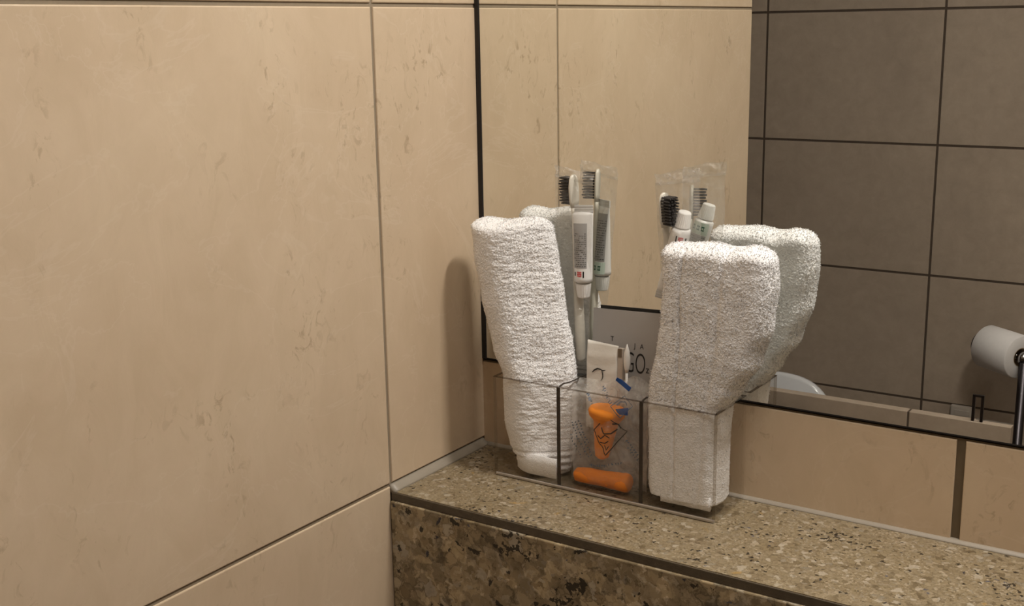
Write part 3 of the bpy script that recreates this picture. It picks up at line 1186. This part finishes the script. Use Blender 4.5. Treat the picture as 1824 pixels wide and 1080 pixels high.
# white packet
PB = Vector((0.1505, -0.026, 0.050))
t = thing('white_packet', 'small white packet with a dark swoosh, in front of the grey card', 'packet', PB)
F = Frame((0.1505, -0.0260, 0.050), (0.1505, -0.0240, 0.1305), (0.05, -1, 0))
bm = bmesh.new()
nx, nz = 20, 40
rs = []
for j in range(nz + 1):
    z = F.len * j / nz
    row = []
    wt = 0.0155 + 0.0004 * noise.noise(Vector((z * 80, 1, 0)))
    dp = 0.0036 * min(1, (1 - j / nz) * 5 + 0.30)
    for k in range(40):
        a = 2 * PI * k / 40
        cx, sx = math.cos(a), math.sin(a)
        x = wt * math.copysign(abs(cx) ** 0.28, cx)
        y = dp * math.copysign(abs(sx) ** 0.5, sx)
        x += 0.0
        y += 0.0006 * noise.noise(Vector((x * 130, z * 130, 2)))
        row.append(F(x, y, z - (0.0012 * (x / wt) if j == nz else 0)))
    rs.append(row)
rings(bm, rs)
bmesh.ops.recalc_face_normals(bm, faces=bm.faces)
link('wrapper', bm, 'packet', t, True, t.location)
bm = bmesh.new()
box(bm, (0, 0, 0), (1, 1, 1))
vs = list(bm.verts)
for v in vs:
    v.co = F(0.0156 + 0.0052 * v.co.x, -0.0020 + 0.0050 * v.co.y, 0.01 + (F.len - 0.012) * v.co.z - 0.001)
bmesh.ops.recalc_face_normals(bm, faces=bm.faces)
o = link('side_flap', bm, 'packet_side', t, False, t.location)
o['label'] = 'dull pinkish side flap'
bm = bmesh.new()
box(bm, (0, 0, 0), (1, 1, 1))
for v in bm.verts:
    v.co = F(0.0163 + 0.0036 * v.co.x, -0.0026 + 0.0007 * v.co.y, F.len - 0.0105 + 0.0078 * v.co.z)
link('brown_mark', bm, 'packet_brown', t, False, t.location)
bm = bmesh.new()
sw = [(-0.0085, 0.0830), (-0.0060, 0.0856), (-0.0030, 0.0872), (0.0000, 0.0868), (0.0022, 0.0858), (0.0050, 0.0866)]
ribbon(bm, [F(x, -0.0047, z - 0.0300) for x, z in sw], [0.0006, 0.0013, 0.0014, 0.0012, 0.0010, 0.0004], F.y)
sw = [(0.0012, 0.0862), (0.0022, 0.0835), (0.0025, 0.0805), (0.0018, 0.0780), (0.0002, 0.0762)]
ribbon(bm, [F(x, -0.0048, z - 0.0300) for x, z in sw], [0.0007, 0.0010, 0.0010, 0.0008, 0.0004], F.y)
o = link('swoosh', bm, 'ink', t, False, t.location)
o['label'] = 'dark bird-like swoosh'

# cotton swab
SB = Vector((0.1772, -0.030, 0.030))
t = thing('cotton_swab', 'white pointed cotton swab standing right of the white packet', 'cotton swab', SB)
F = Frame(SB, (0.1783, -0.0300, 0.1350))
bm = bmesh.new()
lathe(bm, F.o, F.z, [(0.0, 0.0012), (0.088, 0.0012)], 12)
link('stick', bm, 'cap', t, True, t.location)
bm = bmesh.new()
lathe(bm, F.o, F.z, [(0.078, 0.0013), (0.082, 0.0022), (0.087, 0.0029), (0.092, 0.0030), (0.097, 0.0024), (0.101, 0.0013), (0.1045, 0.0002)], 20)
link('cotton_tip', bm, 'cotton', t, True, t.location)


# earplugs
def plug(label, p_tip, p_base, rt, rb, mat, bell=1.0):
    d = Vector(p_base) - Vector(p_tip)
    ln = d.length
    o_ = Vector(p_tip)
    bm = bmesh.new()
    prof = [(0, 0.0004), (0.0008, rt * 0.45), (0.003, rt * 0.85), (0.008, rt)]
    prof += [(ln * 0.5, rt + (rb - rt) * 0.25), (ln * 0.72, rt + (rb - rt) * 0.45), (ln * 0.84, rb * 0.93), (ln * 0.92, rb), (ln * 0.975, rb * 0.93), (ln, rb * 0.7)]
    lathe(bm, o_, d, prof, 36)
    bmesh.ops.recalc_face_normals(bm, faces=bm.faces)
    bmesh.ops.subdivide_edges(bm, edges=[e for e in bm.edges if e.calc_length() > 0.004], cuts=2, use_grid_fill=True)
    for v in bm.verts:
        v.co += Vector((1, 1, 1)) * 0.0005 * noise.noise(v.co * 150)
    ob = link('earplug', bm, mat, None, True, o_)
    ob.location = o_
    return tag(ob, label, 'earplug', 'orange foam earplugs')


plug('orange foam earplug lying flat at the bottom of the clear pouch', (0.1345, -0.0490, 0.0104), (0.1915, -0.0480, 0.0116), 0.0070, 0.0090, 'orange_dull')
plug('orange foam earplug standing upright with its wide end up', (0.1635, -0.0500, 0.0300), (0.1682, -0.0470, 0.0790), 0.0072, 0.0168, 'orange')

# clear pouch around the earplugs
t = thing('earplug_pouch', 'crinkled clear pouch with blue print, around the orange earplugs', 'plastic bag', (0.168, -0.05, 0.004))


def pouch_pt(u, v, side):
    """u, v in 0..1 over the pouch; side -1 = front (towards the room)"""
    x = 0.1305 + 0.076 * u
    z = 0.0045 + 0.0925 * v + 0.0095 * v ** 6 * math.exp(-((u - 0.76) / 0.17) ** 2)
    bul = (math.sin(PI * min(max(u, 0.0), 1.0)) ** 0.5) * (math.sin(PI * min(0.98, v * 0.90 + 0.08)) ** 0.5)
    q = Vector((x * 100, side * 4, z * 100))
    wr = 0.0026 * noise.noise(q) + 0.0013 * noise.noise(q * 2.4)
    yc = -0.0465 + 0.012 * max(0.0, v - 0.85) / 0.15
    y = yc + side * (0.0012 + 0.0140 * bul) + wr * 0.7
    y = max(y, -0.0638)
    x += 0.0014 * noise.noise(Vector((v * 8, u * 3, 9 + side)))
    x = min(max(x, 0.1296), 0.2084)
    if v > 0.97:
        z += 0.0016 * noise.noise(Vector((u * 11, 1, 5)))
    return Vector((x, y, z))


for nm, sd in (('front_film', -1), ('back_film', 1)):
    bm = bmesh.new()
    nu, nv = 64, 84
    g = [[bm.verts.new(pouch_pt(i / nu, j / nv, sd)) for i in range(nu + 1)] for j in range(nv + 1)]
    for j in range(nv):
        for i in range(nu):
            bm.faces.new((g[j][i], g[j][i + 1], g[j + 1][i + 1], g[j + 1][i]))
    link(nm, bm, 'film_bag' if sd < 0 else 'film_back', t, True, t.location)


def pp(x, z, off=-0.0005):
    """point on the pouch's front film above x, z"""
    p = pouch_pt((x - 0.1305) / 0.076, min(1.0, (z - 0.0045) / 0.0925), -1)
    return Vector((x, max(p.y + off, -0.0645), z))


def strokes(bm, poly, w, mi=0, step=0.0012):
    pts = []
    for (a, b) in zip(poly, poly[1:]):
        a, b = Vector((a[0], 0, a[1])), Vector((b[0], 0, b[1]))
        n = max(1, int((b - a).length / step))
        for k in range(n):
            q = a.lerp(b, k / n)
            pts.append(pp(q.x, q.z))
    pts.append(pp(poly[-1][0], poly[-1][1]))
    ribbon(bm, pts, w, (0, -1, 0), mi)


# print on the pouch: two diamonds with figures, diagonal rows of tiny signs
bm = bmesh.new()
strokes(bm, [(0.1620, 0.0605), (0.1745, 0.0395), (0.1935, 0.0640)], 0.0009)
strokes(bm, [(0.1620, 0.0605), (0.1680, 0.0680), (0.1755, 0.0735), (0.1935, 0.0640)], 0.0008)
strokes(bm, [(0.1690, 0.0640), (0.1725, 0.0590), (0.1790, 0.0600), (0.1850, 0.0650)], 0.0012)
strokes(bm, [(0.1665, 0.0570), (0.1700, 0.0545), (0.1735, 0.0580), (0.1780, 0.0560)], 0.0010)
strokes(bm, [(0.1690, 0.0510), (0.1730, 0.0500), (0.1770, 0.0530)], 0.0009)
strokes(bm, [(0.1725, 0.0480), (0.1745, 0.0440), (0.1770, 0.0480)], 0.0008)
strokes(bm, [(0.1800, 0.0690), (0.1850, 0.0690), (0.1880, 0.0660)], 0.0013)
strokes(bm, [(0.1580, 0.0760), (0.1610, 0.0740), (0.1640, 0.0745)], 0.0012)
strokes(bm, [(0.1570, 0.0735), (0.1600, 0.0718), (0.1628, 0.0722)], 0.0010)
strokes(bm, [(0.1590, 0.0780), (0.1590, 0.0715)], 0.0008)
strokes(bm, [(0.1622, 0.0770), (0.1612, 0.0715)], 0.0008)
o = link('black_print', bm, 'ink', t, False, t.location)
o['label'] = 'black outlined diamond printed on the film'
bm = bmesh.new()
strokes(bm, [(0.1760, 0.0835), (0.1850, 0.0920), (0.1955, 0.0855), (0.1870, 0.0755), (0.1760, 0.0835)], 0.0008)
for k in range(7):
    f = k / 6
    strokes(bm, [(0.1815 + 0.004 * f, 0.0800 + 0.0015 - 0.0030 * f), (0.1925 + 0.0005 * f, 0.0835 - 0.0050 * f)], 0.0013, 1)
strokes(bm, [(0.1815, 0.0850), (0.1840, 0.0880), (0.1880, 0.0880), (0.1905, 0.0855)], 0.0012, 0)
o = link('blue_diamond', bm, ['blue_pale', 'blue'], t, False, t.location)
o['label'] = 'blue diamond sign printed on the film'
rr = random.Random(11)
rows = [((0.1600, 0.0960), (0.1760, 0.0850), 9), ((0.1480, 0.0900), (0.1580, 0.0820), 6), ((0.1345, 0.0620), (0.1560, 0.0330), 14), ((0.1395, 0.0640), (0.1600, 0.0360), 14),
        ((0.1330, 0.0500), (0.1480, 0.0300), 9), ((0.1435, 0.0660), (0.1570, 0.0470), 9), ((0.1560, 0.0260), (0.1760, 0.0290), 9), ((0.1760, 0.0300), (0.1900, 0.0350), 5),
        ((0.1920, 0.0560), (0.2030, 0.0420), 7), ((0.1935, 0.0500), (0.2030, 0.0370), 6)]
for a, b, n in rows:
    a, b = Vector(a), Vector(b)
    d = (b - a).normalized()
    pr = Vector((-d.y, d.x))
    bm = bmesh.new()
    for k in range(n):
        c = a.lerp(b, (k + 0.5) / n)
        for _ in range(3):
            s_ = c + d * rr.uniform(-0.0007, 0.0007) + pr * rr.uniform(-0.0013, 0.0013)
            e_ = c + d * rr.uniform(-0.0007, 0.0007) + pr * rr.uniform(-0.0013, 0.0013)
            strokes(bm, [(s_.x, s_.y), (e_.x, e_.y)], 0.00075)
    o = link('small_print', bm, 'blue_pale', t, False, t.location)
    o['label'] = 'row of tiny grey-blue print'
bm = bmesh.new()
q0, q1 = Vector((0.1800, -0.0530, 0.1085)), Vector((0.1940, -0.0530, 0.1010))
F = Frame(q0, q1, (0, -1, 0))
nn = 12
rs = []
for k in range(nn + 1):
    f = k / nn
    w = 0.0021 * (0.65 + 0.35 * min(1.0, f * 4))
    yy = 0.0006 * math.sin(f * 5)
    rs.append([F(-w, yy - 0.0004, F.len * f), F(w, yy - 0.0004, F.len * f), F(w, yy + 0.0004, F.len * f), F(-w, yy + 0.0004, F.len * f)])
rings(bm, rs)
bmesh.ops.recalc_face_normals(bm, faces=bm.faces)
o = link('blue_strip', bm, 'blue', t, False, t.location)
o['label'] = 'dark blue strip at the top of the pouch'

# ------------------------------------------------------------------ seen only in the mirror
# low tiled partition
t = thing('low_partition', 'low grey tiled partition seen along the bottom of the mirror', 'partition', (0.05, -0.815, FLOOR))
PX0, PX1, PY0, PY1, PZ = -0.35, 0.352, -0.835, -0.818, -0.1635
bm = bmesh.new()
box(bm, (PX0, PY0 + 0.001, FLOOR), (PX1 - 0.001, PY1 - 0.001, PZ - 0.001), 1)
for x0, x1 in ((PX0, 0.2040), (0.2068, PX1)):
    box(bm, (x0, PY0, FLOOR), (x1, PY1, PZ), 0, 0.0012)
link('tiled_body', bm, ['grey', 'grout_dark'], t, False, t.location)
bm = bmesh.new()
box(bm, (0.300, PY0 + 0.002, PZ - 0.0005), (0.351, PY0 + 0.005, PZ + 0.0016), 0, 0.0004)
o = link('metal_strip', bm, 'chrome', t, False, t.location)
o['label'] = 'bright metal strip on the top edge'

t = thing('chrome_bracket', 'small square chrome bracket standing on the low partition in the mirror', 'bracket', (0.303, -0.822, PZ))
for x in (0.2975, 0.3095):
    bm = bmesh.new()
    box(bm, (x - 0.0021, -0.824, PZ), (x + 0.0021, -0.820, PZ + 0.040), 0, 0.0006)
    link('post', bm, 'dark_steel', t, False, t.location)
bm = bmesh.new()
box(bm, (0.2954, -0.824, PZ + 0.0372), (0.3116, -0.820, PZ + 0.041), 0, 0.0006)
link('crossbar', bm, 'dark_steel', t, False, t.location)

t = thing('wall_plate', 'small pale plate on the grey wall behind the chrome bracket', 'plate', (0.142, FAR, -0.375))
bm = bmesh.new()
box(bm, (0.120, FAR, -0.395), (0.166, FAR + 0.010, -0.346), 0, 0.003, 3)
link('plate_body', bm, 'plate', t, True, t.location)
bm = bmesh.new()
box(bm, (0.128, FAR + 0.010, -0.366), (0.158, FAR + 0.012, -0.354), 0, 0.001)
link('button', bm, 'plate', t, False, t.location)

# toilet roll on its standing holder
RC = Vector((0.2300, -1.370, -0.1975))
ax = Vector((math.cos(math.radians(32)), math.sin(math.radians(32)), -0.03)).normalized()
t = thing('toilet_roll', 'white patterned toilet roll seen at the right edge of the mirror', 'toilet roll', RC)
R_, H_ = 0.041, 0.041
bm = bmesh.new()
u, v, w = frame_from(ax, (0, 0, 1))
ro = []
for s, r in ((-H_, 0.018), (-H_, R_ - 0.0015), (-H_ + 0.0015, R_), (0, R_ + 0.0003), (H_ - 0.0015, R_), (H_, R_ - 0.0015), (H_, 0.018)):
    ro.append([RC + w * s + (u * math.cos(2 * PI * k / 48) + v * math.sin(2 * PI * k / 48)) * r for k in range(48)])
rings(bm, ro, True, False, False)
bmesh.ops.recalc_face_normals(bm, faces=bm.faces)
link('paper', bm, 'paper', t, True, t.location)
bm = bmesh.new()
ro = []
for s, r in ((-H_, 0.018), (H_, 0.018), (H_, 0.0166), (-H_, 0.0166), (-H_, 0.018)):
    ro.append([RC + w * s + (u * math.cos(2 * PI * k / 32) + v * math.sin(2 * PI * k / 32)) * r for k in range(32)])
rings(bm, ro, True, False, False)
bmesh.ops.recalc_face_normals(bm, faces=bm.faces)
link('core', bm, 'core', t, False, t.location)
bm = bmesh.new()
for s0, a0, sz in ((0.016, 1.5, 0.006), (-0.012, 0.55, 0.007), (0.002, 2.4, 0.006), (-0.026, 1.35, 0.006), (-0.016, 2.0, 0.005), (-0.008, 0.95, 0.006)):
    c = bm.verts.new(RC + w * s0 + (u * math.cos(a0) + v * math.sin(a0)) * (R_ + 0.0006))
    rim = []
    for k in range(10):
        q = 2 * PI * k / 10
        rr_ = sz * (0.7 + 0.5 * abs(math.sin(q * 2.5)))
        a = a0 + rr_ * math.cos(q) / R_
        rim.append(bm.verts.new(RC + w * (s0 + rr_ * math.sin(q)) + (u * math.cos(a) + v * math.sin(a)) * (R_ + 0.0006)))
    for k in range(10):
        bm.faces.new((c, rim[k], rim[(k + 1) % 10]))
link('printed_pattern', bm, 'paper_print', t, False, t.location)

BALL = RC + ax * (H_ + 0.006)
t = thing('roll_stand', 'dark chrome toilet roll stand at the right edge of the mirror', 'toilet roll holder', (BALL.x + 0.003, BALL.y + 0.008, FLOOR))
bm = bmesh.new()
tube(bm, [RC - ax * (H_ + 0.012), BALL], 0.006, 16)
link('arm', bm, 'chrome', t, True, t.location)
bm = bmesh.new()
bmesh.ops.create_uvsphere(bm, u_segments=24, v_segments=16, radius=0.0125, matrix=Matrix.Translation(BALL))
link('ball_end', bm, 'chrome', t, True, t.location)
bm = bmesh.new()
lathe(bm, RC - ax * (H_ + 0.016), ax, [(0, 0.024), (0.006, 0.024), (0.007, 0.022)], 32)
link('back_disc', bm, 'dark_steel', t, False, t.location)
bm = bmesh.new()
px, py = BALL.x + 0.003, BALL.y + 0.008
lathe(bm, (px, py, FLOOR + 0.012), (0, 0, 1), [(0, 0.0085), (BALL.z - FLOOR - 0.018, 0.0085)], 24)
link('post', bm, 'dark_steel', t, True, t.location)
bm = bmesh.new()
lathe(bm, (px, py, FLOOR), (0, 0, 1), [(0, 0.085), (0.008, 0.085), (0.012, 0.08), (0.0122, 0.02)], 40)
link('base_plate', bm, 'dark_steel', t, False, t.location)

# toilet with raised lid
TX = -0.247
t = thing('toilet', 'white toilet with a raised lid, seen low in the mirror beside the right towel', 'toilet', (TX, -1.25, FLOOR))


def egg(cx, cy, z, a, bf, bb, n=48):
    """a = half width, bf = length towards the room, bb = towards the wall"""
    out = []
    for k in range(n):
        q = 2 * PI * k / n
        s = math.sin(q)
        out.append(Vector((cx + a * math.cos(q), cy + (bf if s > 0 else bb) * s, z)))
    return out


bm = bmesh.new()
rings(bm, [egg(TX, -1.30, FLOOR, 0.10, 0.16, 0.15), egg(TX, -1.30, FLOOR + 0.05, 0.095, 0.15, 0.15), egg(TX, -1.28, FLOOR + 0.20, 0.12, 0.18, 0.17),
           egg(TX, -1.25, FLOOR + 0.34, 0.17, 0.22, 0.19), egg(TX, -1.24, FLOOR + 0.39, 0.175, 0.23, 0.2), egg(TX, -1.24, FLOOR + 0.395, 0.14, 0.19, 0.15),
           egg(TX, -1.24, FLOOR + 0.33, 0.12, 0.16, 0.13), egg(TX, -1.24, FLOOR + 0.22, 0.05, 0.06, 0.06)])
bmesh.ops.recalc_face_normals(bm, faces=bm.faces)
link('bowl', bm, 'porcelain', t, True, t.location)
bm = bmesh.new()
z = FLOOR + 0.398
rings(bm, [egg(TX, -1.24, z, 0.18, 0.235, 0.19), egg(TX, -1.24, z + 0.014, 0.182, 0.237, 0.19), egg(TX, -1.24, z + 0.018, 0.172, 0.227, 0.18), egg(TX, -1.24, z + 0.018, 0.125, 0.17, 0.12), egg(TX, -1.24, z, 0.12, 0.165, 0.115), egg(TX, -1.24, z, 0.18, 0.235, 0.19)], True, False, False)
bmesh.ops.recalc_face_normals(bm, faces=bm.faces)
link('seat', bm, 'porcelain', t, True, t.location)
# raised lid leaning on the wall
bm = bmesh.new()


def lid_ring(sc, y):
    out = []
    zb, zt = FLOOR + 0.40, -0.318
    pts = []
    for k in range(60):
        q = 2 * PI * k / 60
        c, s = math.cos(q), math.sin(q)
        x = 0.152 * math.copysign(abs(c) ** 0.62, c)
        zz = (zt - zb) / 2 * math.copysign(abs(s) ** 0.72, s)
        out.append(Vector((TX + x * sc, y - 0.10 * (zz + 0.17) * 0.5, (zb + zt) / 2 + zz * sc)))
    return out


rings(bm, [lid_ring(0.96, -1.398), lid_ring(1.0, -1.404), lid_ring(1.0, -1.412), lid_ring(0.95, -1.418)])
bmesh.ops.recalc_face_normals(bm, faces=bm.faces)
link('lid', bm, 'porcelain', t, True, t.location)
bm = bmesh.new()
box(bm, (TX - 0.09, FAR + 0.001, FLOOR + 0.25), (TX + 0.09, -1.42, FLOOR + 0.42), 0, 0.02, 3)
link('wall_mount', bm, 'porcelain', t, True, t.location)
